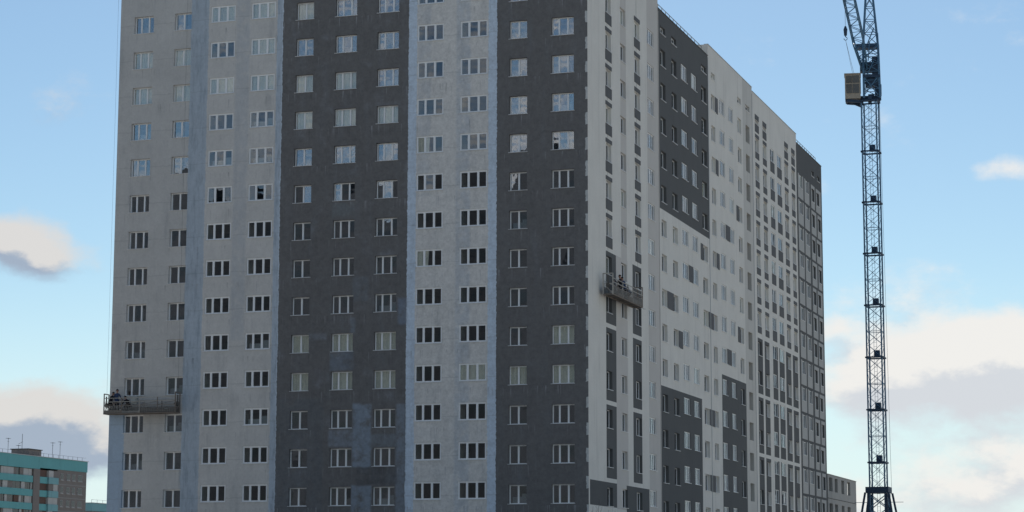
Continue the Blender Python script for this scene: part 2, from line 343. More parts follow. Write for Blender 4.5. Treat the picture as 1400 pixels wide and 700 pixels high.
# ------------------------------------------------------------------ windows (shared meshes, frame at the given depth in the wall)
_win = {}
def win_meshes(w, h, splits, fw_, mw_, glass):
    k = (round(w,2), round(h,2), tuple(splits), fw_, mw_, glass)
    if k in _win: return _win[k]
    f = MB(); t = .07
    f.box(0, fw_, 0, t, 0, h); f.box(w-fw_, w, 0, t, 0, h); f.box(fw_, w-fw_, 0, t, 0, fw_); f.box(fw_, w-fw_, 0, t, h-fw_, h)
    xs = [fw_]
    for s in splits:
        x = s*w; f.box(x-mw_/2, x+mw_/2, -.008, t, fw_, h-fw_); xs += [x-mw_/2, x+mw_/2]
    xs.append(w-fw_)
    panes = []
    for i in range(0, len(xs), 2):
        p = MB(); pw = xs[i+1]-xs[i]; p.box(-pw/2, pw/2, -.006, .006, -h/2+fw_, h/2-fw_); panes.append((xs[i]+pw/2, p.mesh('pane', M[glass])))
    s = MB(); s.box(.004, w-.004, -.02, .0, -.012, .014); s.box(-.04, w+.04, -.17, -.1, -.012, .014)
    cu = MB(); n = 22; ph = random.random()*6
    for i in range(n):
        x0, x1 = .03+(w-.06)*i/n, .03+(w-.06)*(i+1)/n
        y0, y1 = .11+.03*math.sin(i*1.3+ph), .11+.03*math.sin((i+1)*1.3+ph)
        cu.quad((x0,y0,.02),(x1,y1,.02),(x1,y1,h-.02),(x0,y0,h-.02))
    half = MB()
    for i in range(9):
        x0, x1 = .03+(w*.42)*i/9, .03+(w*.42)*(i+1)/9; y0, y1 = .11+.04*math.sin(i*1.5), .11+.04*math.sin((i+1)*1.5)
        half.quad((x0,y0,.02),(x1,y1,.02),(x1+.08,y1,h-.02),(x0+.03,y0,h-.02))
    low = MB(); low.box(w*.15, w*.80, .12, .13, .02, h*.38); low.box(w*.66, w*.90, .14, .15, .02, h*.55)
    r = (f.mesh('window_frame', M['pvc']), panes, [cu.mesh('curtain_or_reflection', M['curtain_or_reflection']), half.mesh('curtain_or_reflection', M['curtain_or_reflection']), low.mesh('stacked_board', M['grey_box'])]); _win[k] = r
    return r
_sill = {}
def sill_mesh(w, depth):
    k = (round(w,2), round(depth,3))
    if k not in _sill:
        s = MB(); s.box(.006, w-.006, -.001, depth-.002, .003, .018); s.box(-.05, w+.05, -.07, -.002, -.012, .018)
        _sill[k] = s.mesh('sill', M['sill'])
    return _sill[k]
def window(parent, axis, u0, u1, v0, v1, depth, splits, name='window', fw_=.06, mw_=.09, curtain_or_reflection=False, jitter=.0022, sill=True, joined=False):
    w, h = u1-u0, v1-v0
    fm, panes, cm = win_meshes(w, h, splits, fw_, mw_, 'glass' if axis == 'A' and name == 'window' and curtain_or_reflection != 1 else 'glass_thin')
    loc = (u0, depth, v0) if axis == 'A' else (-depth, u0, v0)
    o = put(name, fm, parent, loc, 0 if axis == 'A' else math.pi/2)
    for (px, pm_) in panes:
        p = put('pane', pm_, o, (px, .035, h/2)); p.rotation_euler = (random.gauss(0, jitter*1.6), 0, random.gauss(0, jitter))
    if sill: put('sill', sill_mesh(w, depth), o, (0, -depth, 0))
    if curtain_or_reflection: put('stacked_board' if curtain_or_reflection == 3 else 'curtain_or_reflection', cm[curtain_or_reflection-1], o, (0, 0, 0))
    return o

# ================================================================== THE APARTMENT BUILDING
H = 2.8; TOP = 52.0
bld = thing('apartment_building', 'tall long apartment block being plastered in pale and charcoal bands', 'apartment building', (0,0,0))

# ---- end wall (plane y=0)
ACOLS = {1:(-36.53,-34.85,'r',3), 2:(-33.05,-31.62,'r',2), 3:(-29.98,-27.92,'l',3), 4:(-26.58,-24.56,'l',3), 5:(-22.85,-21.42,'r',2), 6:(-19.64,-17.92,'r',3),
         7:(-16.26,-14.55,'r',3), 8:(-13.08,-11.0,'l',3), 9:(-9.70,-7.59,'l',3), 10:(-5.91,-4.56,'r',2), 11:(-2.71,-1.03,'r',3)}
holesA = []; winA = []
beigeA = {(1,12),(1,11),(2,12),(2,11),(5,13),(5,11),(5,10),(6,11),(6,10),(7,10),(5,4),(6,4),(7,4),(5,3),(6,3),(7,3),(11,4),(10,3),(11,3),(9,3),(3,13),(4,13),(3,11),(4,11),(4,12)}  # windows with beige sheets; those in the lower rows imitate a pale reflection
for c, (a, b, typ, n) in ACOLS.items():
    for k in range(0, 15):
        z0, z1 = (7.64, 9.0) if typ == 'r' else (8.01, 9.29)
        z0 += H*k; z1 += H*k; dep = .25 if typ == 'r' else .07
        holesA.append((a, b, z0, z1, dep+.09)); winA.append((c, k, a, b, z0, z1, dep, typ, n))
wall('wall', bld, 'A', -37.72, 0, 0, TOP, holesA, [], [M['end']])
for (c, k, a, b, z0, z1, dep, typ, n) in winA:
    if k > 13: continue
    sp = [.5] if n == 2 else ([.31, .70] if typ == 'r' else [.315, .665])
    window(bld, 'A', a, b, z0, z1, dep, sp, 'window' if typ == 'r' else 'loggia_window', .075 if typ == 'r' else .11, .12 if typ == 'r' else .16, 1 if (c, k) in beigeA else (2 if random.random() < .05 else 3 if random.random() < .13 else 0), jitter=.007)

# ---- long side (plane x=0), five sections with their own coats and openings
hB = [[] for _ in range(5)]; pB = [[] for _ in range(5)]; wB = []
SEC = [(0, 19.75, TOP), (19.75, 36.78, 48.14), (36.78, 54.6, 49.2), (54.6, 75.8, 48.85), (75.8, 89.75, 47.97)]
def opening(sec, a, b, z0, z1, dep, name='window', sp=(.5,), curtain_or_reflection=False, build=True):
    hB[sec].append((a, b, z0, z1, dep+.09))
    if build: wB.append((a, b, z0, z1, dep, name, sp, curtain_or_reflection))
LIGHT, BEIGE, DARK, BROWN = 0, 1, 2, 3
spandrels = []     # (y0,y1,z0,z1)
# section 0: b1..b4
pB[0] += [(7.17, 10.3, 7.5, 26.13, BEIGE), (8.6, 10.2, 26.13, TOP, BEIGE), (16.3, 19.75, 0, TOP, BEIGE)]
for j in range(3):
    pB[0] += [(4.5, 7.17, 9.63+5.6*j, 14.91+5.6*j, DARK), (11.72, 14.23, 9.63+5.6*j, 14.91+5.6*j, DARK)]
pB[0] += [(.3, 7.17, 7.58, 9.33, DARK), (9.74, 16.2, 6.5, 9.31, DARK)]
for k in range(0, 14):
    z = H*k
    opening(0, 4.66, 6.08, 7.61+z, 8.98+z, .24); opening(0, 8.56, 10.08, 7.64+z, 9.01+z, .2, curtain_or_reflection=False)
    opening(0, 12.6, 14.14, 7.58+z, 8.95+z, .2); opening(0, 16.4, 18.35, 8.0+z, 9.28+z, .07, 'loggia_window', (.36, .68))
    if k >= 7:
        spandrels += [(4.55, 6.2, 6.8+z, 7.59+z), (4.55, 6.2, 9.0+z, 9.30+z), (12.55, 14.2, 6.86+z, 7.56+z), (12.55, 14.2, 8.97+z, 9.3+z)]
# section 1: c1..c5
pB[1] += [(19.75, 36.78, 31.82, 60, DARK), (19.75, 33.42, 0, 17.65, DARK)]
CREG = {'c1':(20.5,22.08), 'c2':(24.08,25.68), 'c5':(34.33,36.1)}; CLOG = {'c3':(27.25,29.27), 'c4':(30.72,32.62)}
for k in range(0, 14):
    z = H*k
    for a, b in CREG.values(): opening(1, a, b, 7.2+z, 8.61+z, .25)
    for i, (a, b) in enumerate(CLOG.values()): opening(1, a, b, 7.55+z, 8.91+z, .06, 'loggia_window', (.36, .68))
for a, b in CREG.values(): opening(1, a, b, 46.27, 46.9, .2, 'attic_window')
# section 2: c6..c10
pB[2] += [(40.83, 50.5, 0, 20.46, DARK), (50.5, 54.6, 0, 60, BROWN)]
for k in range(0, 14):
    z = H*k
    opening(2, 37.95, 39.42, 7.18+z, 8.62+z, .24); opening(2, 41.1, 43.02, 7.5+z, 8.9+z, .06, 'loggia_window', (.36, .68)); opening(2, 44.7, 46.45, 7.52+z, 8.92+z, .06, 'loggia_window', (.36, .68))
    opening(2, 48.35, 49.85, 7.2+z, 8.66+z, .2, build=k > 0); opening(2, 51.75, 53.4, 7.0+z, 8.64+z, .5, build=False)
for a, b in ((37.95, 39.42), (48.35, 49.85), (51.7, 53.5)): opening(2, a, b, 46.4, 47.0, .2, 'attic_window')
# section 3: d1..d6
DX = {'d1':(55.85,57.5), 'd2':(59.3,60.95), 'd5':(69.65,71.4), 'd6':(73.2,74.85)}; DL = {'d3':(62.68,64.6), 'd4':(66.0,68.1)}
for j in range(3):
    for a, b in ((55.72,57.95), (58.75,60.95), (62.6,64.85), (65.6,68.1), (68.8,71.4), (72.2,74.85)):
        pB[3].append((a, b, 20.06-5.6*j, 25.32-5.6*j, DARK))
for k in range(1, 14):
    z = H*k
    for a, b in DX.values():
        opening(3, a, b, 6.86+z, 8.22+z, .24)
        if k >= 7: spandrels += [(a-.02, b+.02, 8.24+z, 8.58+z), (a-.02, b+.02, 6.2+z, 6.84+z)]
    for a, b in DL.values():
        opening(3, a, b, 7.2+z, 8.53+z, .06, 'loggia_window', (.5,))
        if k >= 7: spandrels.append((a, b, 6.16+z, 7.18+z))
for a, b in DX.values():
    opening(3, a, b, 45.97, 46.38, .2, 'attic_window'); spandrels += [(a-.02, b+.02, 46.4, 46.9), (a-.02, b+.02, 45.2, 45.95)]
# section 4: e1..e4, pale panels on a charcoal ground
pB[4] += [(75.8, 89.75, 0, 60, DARK)]
epan = []          # (panel rect, window rect)
for k in range(1, 14):
    z = H*k; odd = k % 2
    for (a, b, wa, wb, top) in ((76.4, 79.2, 76.95, 78.65, 0), (79.85, 82.45, 80.4, 82.1, 0)):
        opening(4, wa, wb, 7.08+z, 8.46+z, .06, 'loggia_window', (.5,)); epan.append((a, b, 5.95+z, 8.5+z, wa, wb, 7.06+z, 8.48+z))
    e3 = (83.5, 85.5) if odd else (83.5, 86.2); e4 = (86.2, 88.95) if odd else (86.9, 88.95)
    for i, (a, b) in enumerate((e3, e4)):
        wa, wb = (a+.28, a+1.85) if b-a > 2.3 else (a+.25, a+1.8)
        opening(4, wa, wb, 6.7+z, 8.12+z, .2); epan.append((a, b, 5.95+z, 8.5+z, wa, wb, 6.68+z, 8.14+z))
for a, b in ((84.0, 85.3), (87.2, 88.5)): opening(4, a, b, 45.9, 46.5, .2, 'attic_window')
MB_B = [M['light'], M['beige'], M['dark'], M['brown']]
for i, (y0, y1, zt) in enumerate(SEC):
    wall('wall', bld, 'B', y0, y1, 0, zt, hB[i], pB[i], MB_B)
for (a, b, z0, z1, dep, name, sp, cu) in wB:
    window(bld, 'B', a, b, z0, z1, dep, sp, name, .06, .09, 1 if random.random() < .12 else 2 if random.random() < .12 else 0, jitter=.004)
_pm = {}
def plate(name, y0, y1, z0, z1, m, hole=None, t=.03, inset=0):
    w, h = y1-y0, z1-z0
    key = (round(w,2), round(h,2), m.name, None if not hole else tuple(round(q - (y0 if i < 2 else z0), 2) for i, q in enumerate(hole)))
    if key not in _pm:
        b = MB()
        if not hole: b.box(0, w, -t, -.003, 0, h)
        else:
            a_, b_, c_, d_ = hole[0]-y0, hole[1]-y0, hole[2]-z0, hole[3]-z0
            b.box(0, a_, -t, -.003, 0, h); b.box(b_, w, -t, -.003, 0, h); b.box(a_, b_, -t, -.003, 0, c_)
            if h - d_ > .03: b.box(a_, b_, -t, -.003, d_, h)
        _pm[key] = b.mesh(name, m)
    return put(name, _pm[key], bld, (0, y0, z0), math.pi/2)
for (a, b, z0, z1) in spandrels: plate('spandrel_panel', a, b, z0, z1, M['panel'])
for (a, b, z0, z1, wa, wb, wc, wd) in epan: plate('facade_panel', a, b, z0, z1, M['wpanel'], (wa, wb, wc, wd))
# charcoal infill panels that join neighbouring windows of the middle sections
for (a, b, k, lo) in [(22.1, 24.06, 6, 0), (25.7, 27.0, 5, 0), (29.3, 30.7, 7, 1), (33.5, 34.31, 8, 0), (36.12, 37.93, 6, 0), (36.12, 37.93, 3, 0), (36.12, 37.93, 1, 0),
                      (39.44, 40.4, 13, 0), (39.44, 40.4, 11, 0), (39.44, 40.4, 8, 0), (43.04, 44.68, 9, 1), (43.04, 44.68, 5, 1), (47.4, 48.33, 10, 0), (47.4, 48.33, 6, 0)]:
    if a < 36.78 < b:          # crosses the joint of two sections
        plate('infill_panel', a, 36.77, 7.2+H*k, 8.61+H*k, M['panel']); plate('infill_panel', 36.79, b, 7.2+H*k, 8.61+H*k, M['panel'])
    elif lo: plate('infill_panel', a, b, 7.53+H*k, 8.91+H*k, M['panel'])
    else: plate('infill_panel', a, b, 7.2+H*k, 8.61+H*k, M['panel'])

# ---- shell: rear walls, gables, roofs, floors and inner walls (seen through the glass)
def shell_box(x0, x1, y0, y1, z0, z1, name, m): return MB().box(x0, x1, y0, y1, z0, z1).obj(name, m, bld)
sh = MB()
sh.box(-37.70, -37.45, .30, 16.0, 0, TOP); sh.box(-37.45, -14.0, 15.75, 16.0, 0, TOP); sh.box(-14.0, -.30, 19.5, 19.745, 0, TOP); sh.box(-14.0, -13.75, 16.0, 19.5, 0, TOP)
sh.obj('side_wall', M['light'], bld)
rear = MB()
for i, (y0, y1, zt) in enumerate(SEC[1:]): rear.box(-14.0, -13.75, y0+.01, y1-.01, 0, zt-.05)
rear.obj('rear_wall', M['light'], bld)
MB().box(-13.75, -.30, 89.45, 89.748, 0, 47.95).obj('gable_wall', M['dark'], bld)
for i, (y0, y1, zt) in enumerate(SEC[1:4]):       # step walls between the roofs
    za, zb = SEC[i+1][2], SEC[i+2][2]; y = SEC[i+1][1]
    lo, hi = min(za, zb)-.9, max(za, zb)
    if za < zb: MB().box(-13.74, -.004, y+.004, y+.25, lo, hi-.003).obj('parapet_return', M['light'], bld)
    else: MB().box(-13.74, -.004, y-.25, y-.004, lo, hi-.003).obj('parapet_return', M['light'], bld)
rf = MB(); rf.box(-37.44, -.31, .31, 15.74, TOP-.9, TOP-.7); rf.box(-13.74, -.31, 15.74, 19.49, TOP-.9, TOP-.7)
for (y0, y1, zt) in SEC[1:]: rf.box(-13.74, -.31, y0+.01, y1-.32, zt-.8, zt-.6)
rf.obj('roof', M['roof'], bld)
for (y0, y1, zt), m in zip(SEC[1:], (M['panel'], M['coping'], M['coping'], M['panel'])):
    MB().box(-.32, .05, y0+.02, y1-.02, zt+.003, zt+.05).obj('coping', m, bld)
MB().box(-37.74, .03, -.05, .32, TOP+.003, TOP+.06).obj('coping', M['coping'], bld)
for k in range(-2, 15):
    z = 6.7 + H*k
    MB().box(-37.44, -.31, .31, 15.74, z-.22, z).obj('floor_slab', M['slab'], bld)
    if k < 14: MB().box(-13.74, -.31, 19.76, 89.44, z-.62, z-.42).obj('floor_slab', M['slab'], bld)
    MB().box(-13.74, -.31, 15.76, 19.48, z-.22, z).obj('floor_slab', M['slab'], bld)
iw = MB(); iw.box(-37.44, -5.6, 4.6, 4.75, 0, TOP-1); iw.box(-5.75, -5.6, 4.75, 19.48, 0, TOP-1); iw.box(-5.75, -5.6, 19.77, 89.43, 0, 47)
for x in (-31.0, -27.25, -24.2, -17.0, -13.5, -10.35, -6.9, -3.6): iw.box(x-.06, x+.06, .32, 4.59, 0, TOP-1)
for y in (7.3, 11.3, 15.3): iw.box(-5.59, -.32, y-.06, y+.06, 0, TOP-1)
for y in (23, 26.5, 30, 33.5, 40.3, 43.9, 47.3, 50.8, 58.5, 61.8, 65.3, 68.9, 72.3, 79.5, 83, 86.4): iw.box(-5.59, -.32, y-.06, y+.06, 0, 46)
lw = MB()
for x in (-30.12, -26.72, -13.22, -9.84): lw.box(x-.05, x+.05, .32, 1.7, 0, TOP-1)
lw.obj('loggia_wall', M['light'], bld)
iw.obj('inner_wall', M['room'], bld)
# roof railings
def railing(y0, y1, x, zt, n):
    for i in range(n+1):
        y = y0 + (y1-y0)*i/n
        MB().bar((x, y, zt-.6), (x, y, zt+.78), .045).obj('rail_post', M['rail'], bld)
    b = MB(); b.bar((x-.0, y0, zt+.76), (x, y1, zt+.76), .045); b.bar((x, y0, zt+.42), (x, y1, zt+.42), .035)
    b.obj('handrail', M['rail'], bld)
railing(20.2, 36.3, -.42, 48.14, 13); railing(76.4, 88.6, -.42, 47.97, 10)
# downpipe-like expansion joint covers between the sections
for y, zt in ((19.75, 47.9), (36.78, 48.0), (54.6, 48.6)):
    MB().box(.003, .035, y-.05, y+.05, 0, zt).obj('joint_cover', M['coping'] if y != 19.75 else M['beige'], bld)
MB().box(.003, .035, 75.75, 75.85, 0, 47.7).obj('joint_cover', M['panel'], bld)

# ================================================================== SUSPENDED CRADLES
def cradle(label, loc, rz, length, roof_z, grp):
    """local x along the wall, y away from the wall (-y is outward), z up from the underside"""
    t = thing('suspended_cradle', label, 'work platform', loc, grp, rz)
    L, W_ = length, .72
    d = MB(); d.box(.05, L-.05, -W_, 0, .06, .10); d.obj('deck', M['deck'], t)
    fr = MB()
    for y in (-W_, 0): fr.bar((0, y, .03), (L, y, .03), .07)
    n = max(4, round(L/1.4))
    for i in range(n+1):
        x = L*i/n; fr.bar((x, -W_, .03), (x, 0, .03), .06)
    fr.obj('floor_frame', M['rust'], t)
    for i in range(n+1):
        x = L*i/n
        for y in (-W_, 0): MB().bar((x, y, .07), (x, y, 1.22 if y < 0 else 1.05), .05).obj('post', M['rust'] if i % 2 else M['galv'], t)
    for y, hs_ in ((-W_, (.62, .92, 1.2)), (0, (.55, 1.03))):
        for z in hs_: MB().bar((0, y, z), (L, y, z), .045).obj('rail', M['galv'] if z > .9 else M['rust'], t)
    for i in range(n):
        x0, x1 = L*i/n+.03, L*(i+1)/n-.03
        wm = MB()
        for q in range(1, 6): wm.bar((x0, -W_-.02, .09+.1*q), (x1, -W_-.02, .09+.1*q), .02)
        for q in range(1, 10): wm.bar((x0+(x1-x0)*q/10, -W_-.02, .09), (x0+(x1-x0)*q/10, -W_-.02, .62), .018)
        wm.obj('wire_mesh', M['mesh'], t)
        MB().box(x0, x1, -W_-.012, -W_+.0, .09, .09+random.choice((.14, .2, .3))).obj('toe_board', random.choice((M['mesh'], M['rust'], M['deck'])), t)
        MB().box(x0, x1, .0, .012, .09, .50).obj('kick_sheet', random.choice((M['mesh'], M['rust'])), t)
    for i in range(n):
        x0, x1 = L*i/n, L*(i+1)/n; MB().bar((x0, -W_, .64), (x1, -W_, .90), .025).obj('brace', M['rust'], t)
    for x, s in ((0.0, -1), (L, 1)):
        e = MB()
        for y in (-W_, 0): e.bar((x, y, 0), (x, y, 1.55), .07)
        e.bar((x, -W_, 1.53), (x, 0, 1.53), .07); e.bar((x, -W_, .8), (x, 0, .8), .05); e.bar((x, -W_, .08), (x, 0, .8), .035)
        e.obj('end_frame', M['rust'] if s > 0 else M['galv'], t)
        h = MB(); h.box(x-.11-.06*s, x+.11-.06*s, -.47, -.25, .55, .86); h.bar((x-.1, -.36, .70), (x-.28*s, -.36, .70), .16, sides=10); h.cyl((x, -.36, .86), .05, .5)
        h.obj('hoist', M['deck'], t)
        MB().bar((x+.02, -.36, 1.2), (x+.02, -.36, roof_z-loc[2]), .014, sides=5).obj('rope', M['cable'], t)
        a = MB(); a.box(x-.07, x+.2*1, -1.0, .9, roof_z-loc[2]+.1, roof_z-loc[2]+.24); a.obj('roof_beam', M['rust'], t)
    return t
cradle('suspended cradle at the left edge of the end wall, three floors up the building side', (-37.62, -.30, 14.62), 0, 5.95, TOP, 'suspended work cradles on the facade')
cr2 = cradle('suspended cradle high on the long side beside the corner', (.30, 2.75, 22.62), math.pi/2, 8.0, TOP, 'suspended work cradles on the facade')

def bucket(label, loc, m, r=.13):
    t = thing('bucket', label, 'bucket', loc, 'buckets in the cradles')
    b = MB(); b.cyl((0,0,0), r*.8, .26, 0, 10, r); b.obj('pail', m, t)
    h = MB()
    for i in range(6):
        a0, a1 = math.pi*i/6, math.pi*(i+1)/6
        h.bar((r*math.cos(a0), 0, .25+.12*math.sin(a0)), (r*math.cos(a1), 0, .25+.12*math.sin(a1)), .015)
    h.obj('bail', M['cable'], t)
    return t

# ---- people: one skinned body each (five fingers), cap and jacket as children
def person(label, loc, rz, pose, jacket, grp):
    t = thing('person', label, 'person', loc, grp, rz)
    V = []; E = []; RAD = []
    def v(p, r): V.append(Vector(p)); RAD.append(r); return len(V)-1
    def chain(start, pts):
        k = start
        for p, r in pts:
            j = v(p, r); E.append((k, j)); k = j
        return k
    hip = Vector((0, pose.get('hip_y', 0), pose.get('hip', .92)))
    lean = pose.get('lean', 0.0); side = pose.get('side', 0.0)      # lean towards +y
    def up_(d, w=0): return hip + Vector((w + side*d, math.sin(lean)*d, math.cos(lean)*d))
    root = v(hip, .135)
    belly = chain(root, [(up_(.18), .13), (up_(.36), .145), (up_(.47), .12)])
    neck = chain(belly, [(up_(.56), .055), (up_(.62), .06)])
    hd = up_(.73); hd.y += pose.get('nod', .02)
    chain(neck, [(hd - Vector((0, .0, .05)), .085), (hd + Vector((0, .0, .06)), .092), (hd + Vector((0, 0, .13)), .05)])
    for s, key in ((-1, 'la'), (1, 'ra')):
        sh_ = up_(.47, s*.19); a = v(sh_, .065); E.append((belly, a))
        el, wr = pose[key]
        el, wr = Vector(el), Vector(wr)
        w_ = chain(a, [((sh_+el)/2, .055), (el, .047), ((el+wr)/2, .043), (wr, .032)])
        d = (wr-el).normalized(); sd = d.cross(Vector((0, 0, 1)));
        if sd.length < .1: sd = Vector((1, 0, 0))
        sd.normalize(); bend = d.cross(sd)
        palm = chain(w_, [(wr + d*.055, .034)])
        for i, (off, ln) in enumerate(((-.033, .070), (-.011, .082), (.011, .078), (.033, .060))):
            b0 = wr + d*.085 + sd*off
            chain(palm, [(b0, .0105), (b0 + d*ln*.5 + bend*.012, .0095), (b0 + d*ln*.8 + bend*.035, .008)])
        b0 = wr + d*.03 - sd*.04
        chain(w_, [(b0, .013), (b0 + d*.035 - sd*.022, .0105), (b0 + d*.06 - sd*.02 + bend*.015, .009)])
    for s, key in ((-1, 'll'), (1, 'rl')):
        kn, an = Vector(pose[key][0]), Vector(pose[key][1])
        th = hip + Vector((s*.10, 0, -.06)); a = v(th, .095); E.append((root, a))
        f = chain(a, [((th+kn)/2, .085), (kn, .062), ((kn*.55+an*.45), .062), (an, .045)])
        chain(f, [(an + Vector((0, .05, -.055)), .045), (an + Vector((0, .17, -.06)), .036)])
    me = bpy.data.meshes.new('body'); me.from_pydata(V, E, [])
    o = bpy.data.objects.new('body', me); COL.objects.link(o); o.parent = t
    md = o.modifiers.new('skin', 'SKIN'); md.use_smooth_shade = True
    for i, sv in enumerate(me.skin_vertices[0].data): sv.radius = (RAD[i], RAD[i]); sv.use_root = (i == 0)
    sb = o.modifiers.new('sub', 'SUBSURF'); sb.levels = 1; sb.render_levels = 1
    dg = bpy.context.evaluated_depsgraph_get(); dg.update()
    m2 = bpy.data.meshes.new_from_object(o.evaluated_get(dg)); o.modifiers.clear(); o.data = m2
    m2.materials.clear()
    for m in (M['skin'], jacket, M['trouser'], M['boot']): m2.materials.append(m)
    wrs = [Vector(pose['la'][1]), Vector(pose['ra'][1])]; ck = up_(.55)
    for p in m2.polygons:
        c = p.center; nearw = min((c-w).length for w in wrs)
        along = (c-hip).dot((up_(.5)-hip).normalized())
        if nearw < .19 and all((c - w).dot((w - Vector(pose[k][0])).normalized()) > -.02 or (c-w).length > .2 for w, k in zip(wrs, ('la', 'ra'))) : p.material_index = 0
        elif along > .575: p.material_index = 0
        elif along > -.04: p.material_index = 1
        elif min((c-Vector(pose['ll'][1])).length, (c-Vector(pose['rl'][1])).length) < .2 and c.z < .14: p.material_index = 3
        else: p.material_index = 2
        p.use_smooth = True
    # cap, jacket hem and face details
    bm = bmesh.new(); bmesh.ops.create_uvsphere(bm, u_segments=14, v_segments=8, radius=.108)
    bmesh.ops.delete(bm, geom=[x for x in bm.verts if x.co.z < -.012], context='VERTS')
    mc = bpy.data.meshes.new('cap'); bm.to_mesh(mc); bm.free(); mc.materials.append(M['cap'])
    put('cap', mc, t, hd + Vector((0, -.008, .045)))
    fc = MB(); f0 = hd + Vector((0, .088, 0))
    fc.bar(f0 + Vector((0, -.005, .03)), f0 + Vector((0, .022, -.02)), .018, sides=6, w2=.03); fc.obj('nose', M['skin'], t)
    for s in (-1, 1):
        MB().cyl(f0 + Vector((s*.034, -.008, .022)), .011, .012, 0, 8).obj('eye', M['cap'], t)
        MB().bar(hd + Vector((s*.088, -.01, -.015)), hd + Vector((s*.1, -.02, .045)), .03, sides=6).obj('ear', M['skin'], t)
    MB().box(f0.x-.025, f0.x+.025, f0.y-.02, f0.y-.002, f0.z-.052, f0.z-.042).obj('mouth', M['brownclad'], t)
    hem = MB()
    for i in range(12):
        a0, a1 = 2*math.pi*i/12, 2*math.pi*(i+1)/12
        def rp(a, d, r): c_ = up_(d); return (c_.x + r*1.18*math.cos(a), c_.y + r*math.sin(a)*.95, c_.z)
        hem.quad(rp(a0, -.10, .158), rp(a1, -.10, .158), rp(a1, .10, .142), rp(a0, .10, .142))
    hem.obj('jacket_hem', jacket, t)
    return t
STAND = dict(hip=.93, ll=((-.11, .04, .5), (-.12, -.02, .1)), rl=((.11, .05, .5), (.13, .03, .1)))
gz = 14.62 + .10
person('person in navy jacket and black cap standing in the left cradle facing the wall', (-36.72, -.72, gz), 0,
       dict(STAND, lean=.06, la=((-.27, .12, 1.18), (-.22, .36, 1.32)), ra=((.29, .08, 1.16), (.3, .3, 1.05))), M['jacket'], 'workers in the cradles')
person('person crouching low beside the grey cabinet in the left cradle', (-35.75, -.72, gz), R(75),
       dict(hip=.52, hip_y=-.1, lean=.55, ll=((-.15, .28, .55), (-.13, .02, .1)), rl=((.15, .3, .56), (.13, .06, .1)), la=((-.27, .32, .72), (-.2, .5, .58)), ra=((.27, .32, .7), (.2, .52, .6)), nod=.05), M['jacket_black'], 'workers in the cradles')
person('person at the far left end of the left cradle beside the hoist', (-37.30, -.66, gz), R(-20),
       dict(hip=.80, lean=.35, ll=((-.12, .2, .47), (-.12, -.02, .1)), rl=((.12, .22, .47), (.13, .05, .1)), la=((-.27, .3, .98), (-.2, .5, .85)), ra=((.27, .3, .95), (.2, .5, .9)), nod=.04), M['jacket_black'], 'workers in the cradles')
gz2 = 22.62 + .10
person('person in black jacket standing left in the right cradle', (.62, 6.2, gz2), R(90),
       dict(STAND, lean=.05, la=((-.27, .1, 1.18), (-.2, .36, 1.3)), ra=((.29, .05, 1.15), (.27, .28, 1.05))), M['jacket_black'], 'workers in the cradles')
person('person in dark jacket leaning behind the black jacketed one in the right cradle', (.66, 7.15, gz2), R(70),
       dict(STAND, lean=.25, la=((-.27, .3, 1.1), (-.2, .5, 1.05)), ra=((.29, .28, 1.08), (.26, .5, 1.1)), nod=.05), M['jacket'], 'workers in the cradles')
person('person in grey blue jacket bending down in the right cradle', (.66, 8.35, gz2), R(60),
       dict(hip=.78, hip_y=-.08, lean=.75, ll=((-.12, .18, .46), (-.12, -.03, .1)), rl=((.12, .2, .46), (.13, .05, .1)), la=((-.25, .5, .8), (-.2, .6, .55)), ra=((.25, .5, .8), (.2, .62, .56)), nod=.06), M['jacket_grey'], 'workers in the cradles')
# cabinet and buckets standing in the cradles
cb = thing('control_cabinet', 'pale grey control cabinet hung inside the left cradle rail', 'control box', (-35.16, -.82, gz+.62))
MB().box(-.24, .24, -.12, .12, 0, .62).obj('case', M['grey_box'], cb); MB().box(-.20, .20, -.135, -.121, .05, .57).obj('door', M['grey_box'], cb); MB().cyl((.15, -.15, .3), .02, .06).obj('handle', M['cable'], cb)
bucket('white bucket near the crouching worker in the left cradle', (-36.30, -.84, gz), M['bucket'])
bucket('white bucket right of the cabinet in the left cradle', (-34.05, -.84, gz), M['bucket'])
bucket('pale bucket near the right end of the left cradle', (-33.3, -.84, gz), M['bucket'])
bucket('dark bucket at the right end of the left cradle', (-32.5, -.84, gz), M['grey_box'])
bucket('white bucket at the near left end of the right cradle', (.8, 3.6, gz2), M['bucket'], .17)
bucket('pale bucket before the bending worker in the right cradle', (.86, 8.9, gz2), M['bucket'], .15)
bucket('dark bucket at the far end of the right cradle', (.84, 9.9, gz2), M['steel_dark'], .16)
# loose hose from the right cradle's far end
hz = MB(); pts = [(.5, 10.7, 23.0), (.42, 11.8, 22.92), (.36, 12.8, 22.95), (.33, 13.6, 22.9), (.3, 14.3, 22.98)]
for a, b in zip(pts, pts[1:]): hz.bar(a, b, .03, sides=6)
tag(hz.obj('hose', M['cable']), 'thin dark hose trailing along the wall from the right cradle', 'hose')

